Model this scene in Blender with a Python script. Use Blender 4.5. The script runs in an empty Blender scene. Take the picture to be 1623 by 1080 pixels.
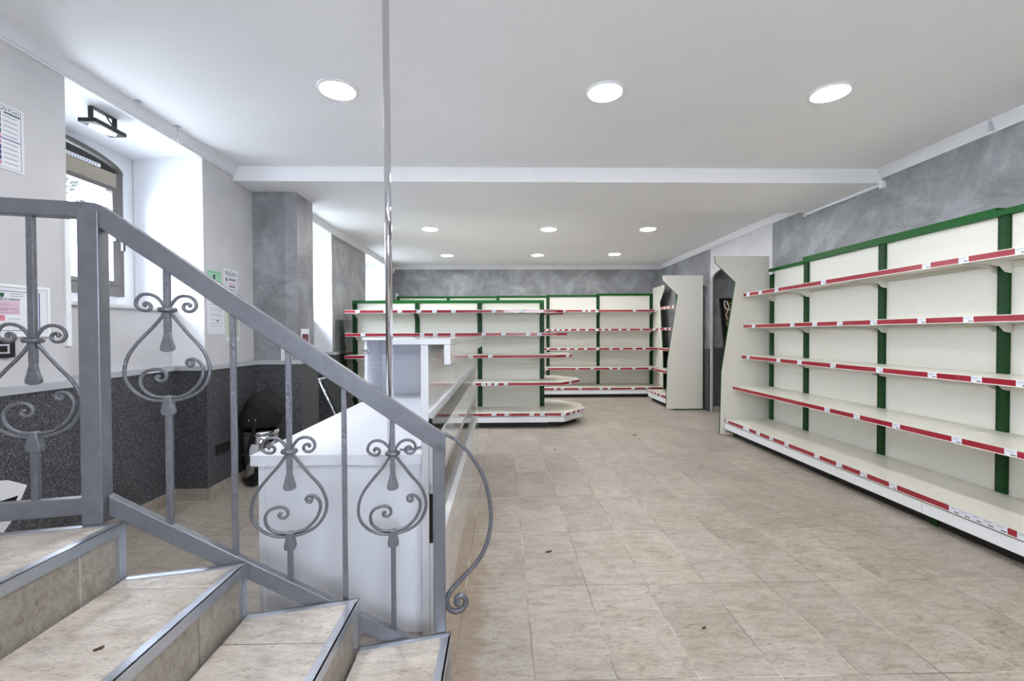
import bpy, bmesh, math, random
from mathutils import Vector, Matrix
random.seed(7)
C = bpy.context.scene.collection
PI = math.pi

# ---------------------------------------------------------------- camera, world, exposure
H = 1.255
F_PX, YAW, PITCH, ROLL = 696.1, 0.021077, -0.015137, -0.003732
fw = Vector((math.sin(YAW)*math.cos(PITCH), math.cos(YAW)*math.cos(PITCH), math.sin(PITCH)))
rt = Vector((math.cos(YAW), -math.sin(YAW), 0)); up = rt.cross(fw)
r2 = math.cos(ROLL)*rt + math.sin(ROLL)*up; u2 = -math.sin(ROLL)*rt + math.cos(ROLL)*up
cam = bpy.data.cameras.new('camera'); camo = bpy.data.objects.new('camera', cam); C.objects.link(camo)
camo.matrix_world = Matrix(((r2.x, u2.x, -fw.x, 0), (r2.y, u2.y, -fw.y, 0), (r2.z, u2.z, -fw.z, H), (0, 0, 0, 1)))
cam.sensor_width = 36; cam.lens = F_PX*36/1623; cam.clip_start = 0.02
bpy.context.scene.camera = camo

world = bpy.data.worlds.new('world'); bpy.context.scene.world = world; world.use_nodes = True
bgn = world.node_tree.nodes['Background']
bgn.inputs[0].default_value = (0.78, 0.88, 1.0, 1); bgn.inputs[1].default_value = 15.0
vs = bpy.context.scene.view_settings
vs.view_transform = 'Standard'; vs.look = 'None'; vs.gamma = 1; vs.use_curve_mapping = False
vs.exposure = 1.0
LAMP = 90.0

# ---------------------------------------------------------------- materials
def srgb(r, g, b):
    f = lambda c: (c/255/12.92) if c/255 <= 0.04045 else ((c/255+0.055)/1.055)**2.4
    return (f(r), f(g), f(b), 1)
def new_mat(name):
    m = bpy.data.materials.new(name); m.use_nodes = True
    return m, m.node_tree, m.node_tree.nodes['Principled BSDF']
def plain(name, col, rough=0.5, metal=0.0, spec=0.5, bump=0.0, bscale=40, var=0.0, vscale=6, coat=0):
    m, nt, b = new_mat(name)
    b.inputs['Base Color'].default_value = col; b.inputs['Roughness'].default_value = rough
    b.inputs['Metallic'].default_value = metal; b.inputs['Specular IOR Level'].default_value = spec
    b.inputs['Coat Weight'].default_value = coat
    n = nt.nodes; L = nt.links
    tc = n.new('ShaderNodeTexCoord')
    if var:
        no = n.new('ShaderNodeTexNoise'); no.inputs['Scale'].default_value = vscale; no.inputs['Detail'].default_value = 6
        L.new(tc.outputs['Object'], no.inputs['Vector'])
        mp = n.new('ShaderNodeMapRange'); mp.inputs[1].default_value = 0.3; mp.inputs[2].default_value = 0.7
        mp.inputs[3].default_value = 1-var; mp.inputs[4].default_value = 1+var
        L.new(no.outputs['Fac'], mp.inputs[0])
        mx = n.new('ShaderNodeVectorMath'); mx.operation = 'SCALE'; mx.inputs[0].default_value = col[:3]
        L.new(mp.outputs[0], mx.inputs['Scale']); L.new(mx.outputs[0], b.inputs['Base Color'])
    if bump:
        no2 = n.new('ShaderNodeTexNoise'); no2.inputs['Scale'].default_value = bscale; no2.inputs['Detail'].default_value = 5
        L.new(tc.outputs['Object'], no2.inputs['Vector'])
        bp = n.new('ShaderNodeBump'); bp.inputs['Strength'].default_value = bump; bp.inputs['Distance'].default_value = 0.01
        L.new(no2.outputs['Fac'], bp.inputs['Height']); L.new(bp.outputs[0], b.inputs['Normal'])
    return m
def math_node(nt, op, a, b=None, c=None):
    nd = nt.nodes.new('ShaderNodeMath'); nd.operation = op
    for i, v in enumerate((a, b, c)):
        if v is None: continue
        if hasattr(v, 'is_output'): nt.links.new(v, nd.inputs[i])
        else: nd.inputs[i].default_value = v
    return nd.outputs[0]
def ramp(nt, fac, stops):
    r = nt.nodes.new('ShaderNodeValToRGB'); nt.links.new(fac, r.inputs[0])
    e = r.color_ramp.elements
    while len(e) < len(stops): e.new(0.5)
    for i, (p, c) in enumerate(stops): e[i].position = p; e[i].color = c
    return r.outputs[0]
def mixc(nt, fac, a, b, blend='MIX'):
    m = nt.nodes.new('ShaderNodeMix'); m.data_type = 'RGBA'; m.blend_type = blend
    for i, v in ((0, fac), (6, a), (7, b)):
        if hasattr(v, 'is_output'): nt.links.new(v, m.inputs[i])
        else: m.inputs[i].default_value = v
    return m.outputs[2]
def noise(nt, vec, scale, detail=6, rough=0.5, dist=0.0):
    n = nt.nodes.new('ShaderNodeTexNoise'); nt.links.new(vec, n.inputs['Vector'])
    n.inputs['Scale'].default_value = scale; n.inputs['Detail'].default_value = detail
    n.inputs['Roughness'].default_value = rough; n.inputs['Distortion'].default_value = dist
    return n.outputs['Fac']
def mapping(nt, vec, scale=(1, 1, 1), rot=(0, 0, 0)):
    m = nt.nodes.new('ShaderNodeMapping'); nt.links.new(vec, m.inputs[0])
    m.inputs['Scale'].default_value = scale; m.inputs['Rotation'].default_value = rot
    return m.outputs[0]

def tile_mat(name, ox, oy, sx, sy, light=1.0, grout=True, stain=False, tint=(1, 1, 1)):
    m, nt, b = new_mat(name); n = nt.nodes; L = nt.links
    g = n.new('ShaderNodeNewGeometry'); s = n.new('ShaderNodeSeparateXYZ'); L.new(g.outputs['Position'], s.inputs[0])
    tx = math_node(nt, 'DIVIDE', math_node(nt, 'SUBTRACT', s.outputs[0], ox), sx)
    ty = math_node(nt, 'DIVIDE', math_node(nt, 'SUBTRACT', s.outputs[1], oy), sy)
    ix = math_node(nt, 'FLOOR', tx); iy = math_node(nt, 'FLOOR', ty)
    cmb = n.new('ShaderNodeCombineXYZ'); L.new(ix, cmb.inputs[0]); L.new(iy, cmb.inputs[1])
    wn = n.new('ShaderNodeTexWhiteNoise'); wn.noise_dimensions = '3D'; L.new(cmb.outputs[0], wn.inputs['Vector'])
    off = n.new('ShaderNodeVectorMath'); off.operation = 'SCALE'; off.inputs['Scale'].default_value = 23.0
    L.new(wn.outputs['Color'], off.inputs[0])
    ad = n.new('ShaderNodeVectorMath'); ad.operation = 'ADD'; L.new(g.outputs['Position'], ad.inputs[0]); L.new(off.outputs[0], ad.inputs[1])
    v = ad.outputs[0]
    big = noise(nt, v, 3.2, 7, 0.6, 0.6)
    st = noise(nt, mapping(nt, v, (4, 14, 9), (0, 0, 0.5)), 2.2, 8, 0.68, 0.8)
    fine = noise(nt, mapping(nt, v, (30, 75, 50), (0, 0, 0.5)), 1.6, 6, 0.65, 1.0)
    t = tint
    c1 = ramp(nt, big, [(0.28, srgb(134*t[0], 125*t[1], 112*t[2])), (0.50, srgb(160*t[0], 151*t[1], 140*t[2])), (0.72, srgb(182*t[0], 175*t[1], 166*t[2]))])
    c2 = ramp(nt, st, [(0.30, srgb(120, 107, 90)), (0.50, srgb(172, 164, 153)), (0.75, srgb(198, 193, 186))])
    col = mixc(nt, 0.5, c1, c2)
    fm = ramp(nt, fine, [(0.34, (0.52, 0.49, 0.45, 1)), (0.45, (0.96, 0.96, 0.95, 1)), (0.8, (1.12, 1.12, 1.12, 1))])
    col = mixc(nt, 0.8, col, mixc(nt, 1.0, col, fm, 'MULTIPLY'))
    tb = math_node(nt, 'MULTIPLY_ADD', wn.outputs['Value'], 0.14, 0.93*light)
    sc = n.new('ShaderNodeVectorMath'); sc.operation = 'SCALE'; L.new(col, sc.inputs[0]); L.new(tb, sc.inputs['Scale']); col = sc.outputs[0]
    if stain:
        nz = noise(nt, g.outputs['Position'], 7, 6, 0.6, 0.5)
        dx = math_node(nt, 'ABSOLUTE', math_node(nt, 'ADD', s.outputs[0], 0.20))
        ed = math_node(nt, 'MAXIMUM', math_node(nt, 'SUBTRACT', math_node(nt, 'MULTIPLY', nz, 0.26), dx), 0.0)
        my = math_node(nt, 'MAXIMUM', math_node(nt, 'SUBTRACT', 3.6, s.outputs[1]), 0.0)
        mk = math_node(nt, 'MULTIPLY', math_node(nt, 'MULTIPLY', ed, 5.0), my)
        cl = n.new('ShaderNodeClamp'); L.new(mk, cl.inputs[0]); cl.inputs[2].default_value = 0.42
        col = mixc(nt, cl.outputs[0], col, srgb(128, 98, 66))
    if grout:
        def edge(tv, size, w):
            fr = math_node(nt, 'FRACT', tv)
            d = math_node(nt, 'MINIMUM', fr, math_node(nt, 'SUBTRACT', 1.0, fr))
            return math_node(nt, 'LESS_THAN', math_node(nt, 'MULTIPLY', d, size), w)
        e = math_node(nt, 'MAXIMUM', edge(tx, sx, 0.0019), edge(ty, sy, 0.0019))
        gn = noise(nt, g.outputs['Position'], 3.0, 3)
        gcol = ramp(nt, gn, [(0.38, srgb(98, 88, 78)), (0.50, srgb(128, 118, 108)), (0.62, srgb(196, 190, 183))])
        col = mixc(nt, e, col, gcol)
    L.new(col, b.inputs['Base Color'])
    bp = n.new('ShaderNodeBump'); bp.inputs['Strength'].default_value = 0.25; bp.inputs['Distance'].default_value = 0.004
    L.new(fine, bp.inputs['Height']); L.new(bp.outputs[0], b.inputs['Normal'])
    rr = math_node(nt, 'MULTIPLY_ADD', st, 0.3, 0.30); L.new(rr, b.inputs['Roughness'])
    return m

def plaster_mat(name, dark, mid, light, sc=1.0):
    m, nt, b = new_mat(name); g = nt.nodes.new('ShaderNodeNewGeometry'); P = g.outputs['Position']
    a = noise(nt, P, 2.0*sc, 9, 0.62, 1.6); c = noise(nt, P, 7.0*sc, 9, 0.7, 2.2)
    col = ramp(nt, a, [(0.3, dark), (0.5, mid), (0.72, light)])
    c2 = ramp(nt, c, [(0.35, (0.86, 0.86, 0.86, 1)), (0.55, (1, 1, 1, 1)), (0.68, (1.22, 1.22, 1.22, 1))])
    nt.links.new(mixc(nt, 0.9, col, c2, 'MULTIPLY'), b.inputs['Base Color'])
    b.inputs['Roughness'].default_value = 0.42
    bp = nt.nodes.new('ShaderNodeBump'); bp.inputs['Strength'].default_value = 0.25; bp.inputs['Distance'].default_value = 0.01
    nt.links.new(c, bp.inputs['Height']); nt.links.new(bp.outputs[0], b.inputs['Normal'])
    return m
def granite_mat():
    m, nt, b = new_mat('granite plaster'); g = nt.nodes.new('ShaderNodeNewGeometry'); P = g.outputs['Position']
    v = nt.nodes.new('ShaderNodeTexVoronoi'); v.inputs['Scale'].default_value = 300; nt.links.new(P, v.inputs['Vector'])
    s = nt.nodes.new('ShaderNodeSeparateColor'); nt.links.new(v.outputs['Color'], s.inputs[0])
    col = ramp(nt, s.outputs[0], [(0.0, srgb(26, 27, 30)), (0.45, srgb(58, 60, 65)), (0.80, srgb(82, 84, 88)), (0.98, srgb(138, 140, 144))])
    nt.links.new(col, b.inputs['Base Color']); b.inputs['Roughness'].default_value = 0.45
    bp = nt.nodes.new('ShaderNodeBump'); bp.inputs['Strength'].default_value = 0.3; bp.inputs['Distance'].default_value = 0.003
    nt.links.new(s.outputs[1], bp.inputs['Height']); nt.links.new(bp.outputs[0], b.inputs['Normal'])
    return m
def upright_mat():
    m, nt, b = new_mat('green steel with slots'); tc = nt.nodes.new('ShaderNodeTexCoord')
    s = nt.nodes.new('ShaderNodeSeparateXYZ'); nt.links.new(tc.outputs['Object'], s.inputs[0])
    fz = math_node(nt, 'FRACT', math_node(nt, 'DIVIDE', s.outputs[2], 0.05))
    mz = math_node(nt, 'GREATER_THAN', fz, 0.45)
    dx = math_node(nt, 'ABSOLUTE', math_node(nt, 'SUBTRACT', math_node(nt, 'ABSOLUTE', s.outputs[0]), 0.0235))
    mx = math_node(nt, 'LESS_THAN', dx, 0.0035)
    k = math_node(nt, 'MULTIPLY', mz, mx)
    nt.links.new(mixc(nt, k, srgb(2, 60, 14), srgb(4, 10, 8)), b.inputs['Base Color'])
    b.inputs['Roughness'].default_value = 0.45; b.inputs['Specular IOR Level'].default_value = 0.3
    return m
def emis(name, col, st):
    m, nt, b = new_mat(name)
    b.inputs['Base Color'].default_value = (0.9, 0.9, 0.9, 1)
    b.inputs['Emission Color'].default_value = col; b.inputs['Emission Strength'].default_value = st
    return m
def glass_mat(name, tint=(1, 1, 1, 1), rough=0.0):
    m, nt, b = new_mat(name)
    t = nt.nodes.new('ShaderNodeBsdfTransparent'); t.inputs[0].default_value = tint
    gl = nt.nodes.new('ShaderNodeBsdfGlossy'); gl.inputs['Roughness'].default_value = rough
    fr = nt.nodes.new('ShaderNodeFresnel'); fr.inputs[0].default_value = 1.45
    ge = nt.nodes.new('ShaderNodeNewGeometry')
    k = math_node(nt, 'MULTIPLY', fr.outputs[0], math_node(nt, 'SUBTRACT', 1.0, ge.outputs['Backfacing']))
    mx = nt.nodes.new('ShaderNodeMixShader'); nt.links.new(k, mx.inputs[0])
    nt.links.new(t.outputs[0], mx.inputs[1]); nt.links.new(gl.outputs[0], mx.inputs[2])
    nt.links.new(mx.outputs[0], nt.nodes['Material Output'].inputs[0])
    return m
def camo_mat():
    m, nt, b = new_mat('camouflage cloth'); tc = nt.nodes.new('ShaderNodeTexCoord'); o = tc.outputs['Object']
    a = noise(nt, o, 9, 2, 0.4, 0.6)
    nt.links.new(ramp(nt, a, [(0.38, srgb(40, 34, 22)), (0.46, srgb(96, 86, 50)), (0.56, srgb(150, 132, 84)), (0.64, srgb(60, 58, 34))]), b.inputs['Base Color'])
    b.inputs['Roughness'].default_value = 0.8
    return m

M = {}
M['white'] = plain('white paint', srgb(232, 233, 236), 0.6, var=0.02, vscale=3)
M['ceil'] = plain('ceiling paint', srgb(238, 238, 240), 0.62, var=0.015, vscale=1.5)
M['wallgrey'] = plain('light grey wall paint', srgb(200, 199, 202), 0.6, var=0.05, vscale=4, bump=0.05, bscale=15)
M['plaster'] = plaster_mat('grey venetian plaster', srgb(116, 117, 120), srgb(140, 141, 145), srgb(168, 170, 174))
M['granite'] = granite_mat()
M['ledge'] = plain('grey painted ledge', srgb(178, 180, 186), 0.5, var=0.05, vscale=12)
M['crown'] = plain('crown moulding white', srgb(222, 222, 226), 0.5)
M['floor'] = tile_mat('beige stone floor tile', 0.1116, 1.564, 0.3, 0.6, stain=True)
M['tread'] = tile_mat('stair tread tile', 0.0, 1.30, 3.0, 0.6, light=1.5, tint=(1.02, 1.03, 1.08))  # tread brightness raised to carry window light in the tile colour
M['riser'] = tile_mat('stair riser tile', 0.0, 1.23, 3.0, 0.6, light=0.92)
M['skirt'] = tile_mat('skirting tile', 0.1, 0.2, 0.6, 0.6, light=0.95)
M['alu'] = plain('brushed aluminium', srgb(196, 200, 208), 0.33, 0.85, var=0.04, vscale=30)
M['rail'] = plain('silver grey hammered paint', srgb(112, 114, 122), 0.36, 0.35, var=0.10, vscale=25, bump=0.12, bscale=60)
M['iron'] = plain('dark silver wrought iron', srgb(112, 114, 122), 0.34, 0.55, var=0.14, vscale=60, bump=0.35, bscale=120)
M['chrome'] = plain('chrome', srgb(215, 215, 220), 0.06, 1.0)
M['cream'] = plain('cream powder coated steel', srgb(224, 221, 212), 0.38, var=0.01)
M['creamsh'] = plain('cream shelf steel', srgb(224, 221, 210), 0.30, var=0.015, vscale=3)
M['red'] = plain('red plastic price strip', srgb(150, 26, 46), 0.25, coat=0.5)
M['green'] = plain('green powder coat', srgb(0, 84, 20), 0.42, spec=0.3)
M['upright'] = upright_mat()
M['black'] = plain('black plastic', srgb(16, 16, 18), 0.4)
M['dark'] = plain('dark steel kick', srgb(38, 34, 32), 0.6)
M['tagw'] = plain('price label paper', srgb(224, 226, 236), 0.35)
M['ink'] = plain('grey print', srgb(120, 122, 140), 0.6)
M['inkd'] = plain('black print', srgb(36, 34, 42), 0.6)
M['paper'] = plain('white paper', srgb(226, 228, 234), 0.6)
M['lam'] = plain('white gloss laminate', srgb(224, 225, 230), 0.08, coat=0.6)
M['lamm'] = plain('white laminate', srgb(222, 224, 232), 0.35)
M['lame'] = plain('light grey laminate edge', srgb(186, 189, 198), 0.4)
M['blackgloss'] = plain('black gloss panel', srgb(34, 31, 29), 0.10, spec=0.18)
M['diff'] = emis('lamp diffuser', (1.0, 0.985, 0.97, 1), LAMP)
M['flood'] = emis('floodlight glass', (0.9, 0.95, 1.0, 1), 0.5)
M['pane'] = glass_mat('window glass')
M['glass'] = glass_mat('grey glass sheet', (0.72, 0.75, 0.76, 1), 0.02)
M['brown'] = plain('brown window frame', srgb(88, 83, 80), 0.45, var=0.06)
M['tan'] = plain('tan transom board', srgb(150, 140, 124), 0.5, var=0.08, vscale=20)
M['cloth'] = plain('black cloth', srgb(14, 14, 17), 0.75, bump=0.4, bscale=60)
M['greenp'] = plain('green paper', srgb(150, 205, 172), 0.6)
M['pinkp'] = plain('pink print', srgb(214, 186, 204), 0.6)
M['redp'] = plain('pinkish red print', srgb(214, 130, 150), 0.6)
M['yelp'] = plain('pale green print', srgb(196, 204, 176), 0.6)
M['bluep'] = plain('blue print', srgb(44, 60, 120), 0.6)
M['dgreen'] = plain('dark green print', srgb(30, 90, 66), 0.6)
M['camo'] = camo_mat()
M['leaf'] = plain('dry leaf', srgb(72, 56, 42), 0.8)
M['foliage'] = plain('outdoor foliage', srgb(34, 40, 36), 0.7, var=0.25)
M['bark'] = plain('bark', srgb(90, 78, 64), 0.9)
M['outwall'] = plain('outdoor pale wall', srgb(238, 240, 242), 0.8)
M['outground'] = plain('outdoor paving', srgb(160, 160, 156), 0.9)
M['maroon'] = plain('maroon picture', srgb(96, 44, 44), 0.6)
M['white2'] = plain('white plastic', srgb(236, 238, 240), 0.35)

# ---------------------------------------------------------------- mesh builder
class MB:
    def __init__(s): s.v = []; s.f = []; s.m = []; s.sm = []; s.mats = []
    def mi(s, mat):
        mat = M[mat] if isinstance(mat, str) else mat
        if mat not in s.mats: s.mats.append(mat)
        return s.mats.index(mat)
    def add(s, vs_, fs, mat, smooth=False):
        o = len(s.v); k = s.mi(mat); s.v += [tuple(v) for v in vs_]
        for f in fs: s.f.append([i+o for i in f]); s.m.append(k); s.sm.append(smooth)
        return s
    def box(s, x0, x1, y0, y1, z0, z1, mat):
        if x0 > x1: x0, x1 = x1, x0
        if y0 > y1: y0, y1 = y1, y0
        vs_ = [(x, y, z) for x in (x0, x1) for y in (y0, y1) for z in (z0, z1)]
        return s.add(vs_, [(0, 1, 3, 2), (4, 6, 7, 5), (0, 4, 5, 1), (2, 3, 7, 6), (0, 2, 6, 4), (1, 5, 7, 3)], mat)
    def prism(s, poly, a, b, axis, mat, smooth=False):
        # poly: 2d points; axis 0: (y,z) along x; 1: (x,z) along y; 2: (x,y) along z
        def P(p, t): return {0: (t, p[0], p[1]), 1: (p[0], t, p[1]), 2: (p[0], p[1], t)}[axis]
        n = len(poly); area = sum(poly[i][0]*poly[(i+1) % n][1]-poly[(i+1) % n][0]*poly[i][1] for i in range(n))
        pl = list(poly)
        if (area < 0) != (axis == 1): pl.reverse()
        vs_ = [P(p, a) for p in pl]+[P(p, b) for p in pl]
        if a > b: vs_ = [P(p, b) for p in pl]+[P(p, a) for p in pl]
        fs = [tuple(reversed(range(n))), tuple(range(n, 2*n))]
        fs += [(i, (i+1) % n, n+(i+1) % n, n+i) for i in range(n)]
        return s.add(vs_, fs, mat, smooth)
    def sweep(s, path, r, mat, seg=8, flat=None, smooth=True, closed=False, square=False):
        # r: number or list; flat: (rw, rd) factor lists ignored unless given; up vector chosen stably
        pts = [Vector(p) for p in path]; n = len(pts); vs_ = []; prev = None
        for i, p in enumerate(pts):
            t = (pts[min(i+1, n-1)]-pts[max(i-1, 0)]).normalized()
            if prev is None:
                ref = Vector((0, 0, 1)) if abs(t.z) < 0.9 else Vector((0, 1, 0))
                a = t.cross(ref).normalized()
            else:
                a = (prev-t*prev.dot(t)).normalized()
            prev = a; b = t.cross(a)
            rr = r[i] if isinstance(r, (list, tuple)) else r
            for k in range(seg):
                an = 2*PI*(k+0.5)/seg
                vs_.append(p+a*math.cos(an)*rr+b*math.sin(an)*rr)
        fs = [(i*seg+k, i*seg+(k+1) % seg, (i+1)*seg+(k+1) % seg, (i+1)*seg+k) for i in range(n-1) for k in range(seg)]
        fs += [tuple(reversed(range(seg))), tuple(range((n-1)*seg, n*seg))]
        return s.add(vs_, fs, mat, smooth)
    def bar(s, p, q, w, h, mat, upv=(0, 0, 1)):
        # box bar from p to q; w across (horizontal), h along up
        p = Vector(p); q = Vector(q); t = (q-p).normalized(); a = t.cross(Vector(upv)).normalized(); b = a.cross(t)
        vs_ = [e+a*sx*w/2+b*sz*h/2 for e in (p, q) for sx in (-1, 1) for sz in (-1, 1)]
        return s.add(vs_, [(0, 1, 3, 2), (4, 6, 7, 5), (0, 4, 5, 1), (2, 3, 7, 6), (0, 2, 6, 4), (1, 5, 7, 3)], mat)
    def lathe(s, prof, cx, cy, mat, seg=32, smooth=True):
        n = len(prof); vs_ = []
        for r, z in prof:
            for k in range(seg): a = 2*PI*k/seg; vs_.append((cx+r*math.cos(a), cy+r*math.sin(a), z))
        fs = [(i*seg+k, i*seg+(k+1) % seg, (i+1)*seg+(k+1) % seg, (i+1)*seg+k) for i in range(n-1) for k in range(seg)]
        fs += [tuple(reversed(range(seg))), tuple(range((n-1)*seg, n*seg))]
        return s.add(vs_, fs, mat, smooth)
    def build(s, name, parent=None, loc=None, bevel=0.0, fix=True):
        me = bpy.data.meshes.new(name); me.from_pydata(s.v, [], s.f)
        for m in s.mats: me.materials.append(m)
        for p, k, sm in zip(me.polygons, s.m, s.sm): p.material_index = k; p.use_smooth = sm
        if fix:
            bm = bmesh.new(); bm.from_mesh(me); bmesh.ops.recalc_face_normals(bm, faces=bm.faces); bm.to_mesh(me); bm.free()
        o = bpy.data.objects.new(name, me); C.objects.link(o)
        if parent: o.parent = parent
        if loc: o.location = loc
        if bevel:
            b = o.modifiers.new('bevel', 'BEVEL'); b.width = bevel; b.segments = 2; b.limit_method = 'ANGLE'; b.angle_limit = 0.9
        return o
def tag(o, label, cat, group=None):
    o['label'] = label; o['category'] = cat
    if group: o['group'] = group
    return o
def struct(o): o['kind'] = 'structure'; return o
def thing(name, label, cat, loc=(0, 0, 0), rz=0, group=None):
    o = bpy.data.objects.new(name, None); C.objects.link(o); o.location = loc; o.rotation_euler = (0, 0, rz)
    o.empty_display_size = 0.1
    return tag(o, label, cat, group)
def text_part(name, body, size, mat, parent, mtx, align='LEFT'):
    cu = bpy.data.curves.new(name, 'FONT'); cu.body = body; cu.size = size; cu.extrude = 0.0002; cu.align_x = align
    t = bpy.data.objects.new(name+'_tmp', cu); C.objects.link(t); bpy.context.view_layer.update()
    me = bpy.data.meshes.new_from_object(t.evaluated_get(bpy.context.evaluated_depsgraph_get()))
    bpy.data.objects.remove(t); bpy.data.curves.remove(cu)
    me.materials.clear(); me.materials.append(M[mat])
    o = bpy.data.objects.new(name, me); C.objects.link(o); o.parent = parent; o.matrix_local = mtx
    return o
def smooth_path(pts, n=6):
    out = []
    P = [Vector(p) for p in pts]
    for i in range(len(P)-1):
        p0 = P[max(i-1, 0)]; p1 = P[i]; p2 = P[i+1]; p3 = P[min(i+2, len(P)-1)]
        for k in range(n):
            t = k/n
            out.append(0.5*((2*p1)+(p2-p0)*t+(2*p0-5*p1+4*p2-p3)*t*t+(3*p1-p0-3*p2+p3)*t**3))
    out.append(P[-1]); return out

# ---------------------------------------------------------------- room shell
XL, XR, YB, YF, ZC, ZB = -2.28, 3.32, 9.2, -1.6, 2.685, 2.56
mb = MB(); mb.box(-3.0, 4.4, YF, YB+0.2, -0.1, 0, 'floor'); struct(mb.build('floor'))
mb = MB(); mb.box(-3.0, 4.4, YF, YB+0.2, ZC, ZC+0.1, 'ceil'); mb.box(XL, XR, 3.79, 4.73, ZB, ZC, 'ceil'); struct(mb.build('ceiling'))

# left wall with three window recesses, an engaged pillar and grey plaster stretches
LT = 2.63
mb = MB()
XO = -3.05
mb.box(XO, XL, YF, 2.36, 0, ZC, 'wallgrey')
def recess(mb, y0, y1, wallmat):
    mb.box(XO, XL-0.001, y0-0.16, y1+0.16, LT, ZC, 'white')                     # lintel
    mb.box(XO, -2.52, y0, y1, 0, 1.45, 'wallgrey')             # wall below the sill
    # back of the recess round the window, with a low arch
    wy0, wy1 = y0+0.04, y1-0.02
    c = (wy0+wy1)/2; hw = (wy1-wy0)/2
    arch = [(c+hw*math.cos(a), 2.46+0.115*math.sin(a)) for a in [PI*i/16 for i in range(17)]]
    mb.prism([(y1+0.14, 2.46), (y1+0.14, LT), (y0-0.14, LT), (y0-0.14, 2.46)]+list(reversed(arch)), XO, -2.90, 0, 'white')
    mb.box(XO, -2.90, y0-0.14, wy0, 1.45, 2.46, 'white'); mb.box(XO, -2.90, wy1, y1+0.14, 1.45, 2.46, 'white')
    mb.box(XO, -2.90, wy0, wy1, 1.45, 1.545, 'white')
    return wy0, wy1
def pier(mb, y0, y1, mat, s0=0.12, s1=0.12):
    # wall between two recesses, its reveals splayed and white
    lo = [(XO, y0-0), (XL, y0), (XL, y1), (XO, y1)]
    mb.prism(lo, 0, 1.45, 2, mat)
    mb.box(XL-0.004, XL, y0, y1, 1.45, ZC, mat)
    hi = [(XO, y0+s0), (-2.90, y0+s0), (XL-0.004, y0+0.0), (XL-0.004, y1), (-2.90, y1-s1), (XO, y1-s1)]
    mb.prism(hi, 1.45, ZC, 2, 'white')
W1 = recess(mb, 2.36, 3.41, 'wallgrey')
mb.prism([(XO, 3.41), (XL, 3.41), (XL, 4.07), (XO, 4.07)], 0, 1.45, 2, 'wallgrey')
mb.prism([(XO, 3.53), (-2.90, 3.53), (XL, 3.41), (XL, 4.07), (XO, 4.07)], 1.45, ZC, 2, 'wallgrey')
mb.prism([(XL+0.001, 3.412), (-2.89, 3.528), (-2.89, 3.524), (XL-0.001, 3.406)], 1.452, LT, 2, 'white')
mb.box(-2.52, XL+0.001, 3.405, 3.412, 0.97, 1.452, 'white')
colp = [(XO, 4.07), (-1.985, 4.07), (-1.89, 4.10), (-1.89, 4.436), (XO, 4.436)]
mb.prism(colp, 0, ZC, 2, 'plaster')
W2 = recess(mb, 4.436, 5.93, 'plaster')
pier(mb, 5.93, 7.38, 'plaster')
W3 = recess(mb, 7.38, 8.60, 'plaster')
mb.box(XO, XL, 8.60, YB+0.2, 0, ZC, 'plaster')
for y0 in (5.93, 8.60):
    mb.prism([(XL+0.001, y0), (-2.89, y0+(0.12 if y0 < 6 else 0)), (-2.89, y0-0.004), (XL-0.001, y0-0.006)], 0.97, LT, 2, 'white')
struct(mb.build('wall_left'))
mb = MB(); mb.box(-3.0, 4.4, YB, YB+0.2, 0, ZC, 'plaster'); struct(mb.build('wall_back'))
mb = MB(); WX0, WX1, WZ0, WZ1 = 0.0, 1.35, 1.25, 2.05
mb.box(-3.0, WX0, YF-0.15, YF, 0, ZC, 'wallgrey'); mb.box(WX1, 4.4, YF-0.15, YF, 0, ZC, 'wallgrey')
mb.box(WX0, WX1, YF-0.15, YF, 0, WZ0, 'wallgrey'); mb.box(WX0, WX1, YF-0.15, YF, WZ1, ZC, 'wallgrey'); struct(mb.build('wall_front'))
wf = bpy.data.objects.new('window_4', None); C.objects.link(wf); wf.location = (WX0, YF, WZ0); struct(wf)  # unseen window added behind the camera to let in frontal fill daylight
mb = MB(); ww, wh = WX1-WX0, WZ1-WZ0
for a, b, c, d in ((0, ww, 0, 0.05), (0, ww, wh-0.05, wh), (0, 0.05, 0.05, wh-0.05), (ww-0.05, ww, 0.05, wh-0.05)): mb.box(a, b, -0.08, -0.03, c, d, 'brown')
mb.build('window_frame', wf)
mb = MB(); mb.box(0.05, ww-0.05, -0.058, -0.052, 0.05, wh-0.05, 'pane'); mb.build('pane', wf)
mb = MB()
mb.box(XR, 4.4, YF, 5.35, 0, ZC, 'plaster')
archp = [(6.93, 0)]+[(6.17+0.76*math.cos(a), 2.10+0.17*math.sin(a)) for a in [PI*i/20 for i in range(21)]]+[(5.41, 0)]
mb.prism([(5.35, 0), (5.35, ZC), (6.96, ZC), (6.96, 0)]+archp, XR, XR+0.03, 0, 'wallgrey')
mb.box(XR+0.03, 4.4, 5.35, 5.42, 0, ZC, 'plaster')
mb.prism([(5.42, 2.36), (5.42, ZC), (6.96, ZC), (6.96, 2.36)], XR+0.03, 4.4, 0, 'plaster')
mb.box(4.25, 4.4, 5.42, 6.96, 0, 2.4, 'plaster')
mb.box(XR, 4.4, 6.96, YB, 0, ZC, 'plaster')
struct(mb.build('wall_right'))

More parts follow.
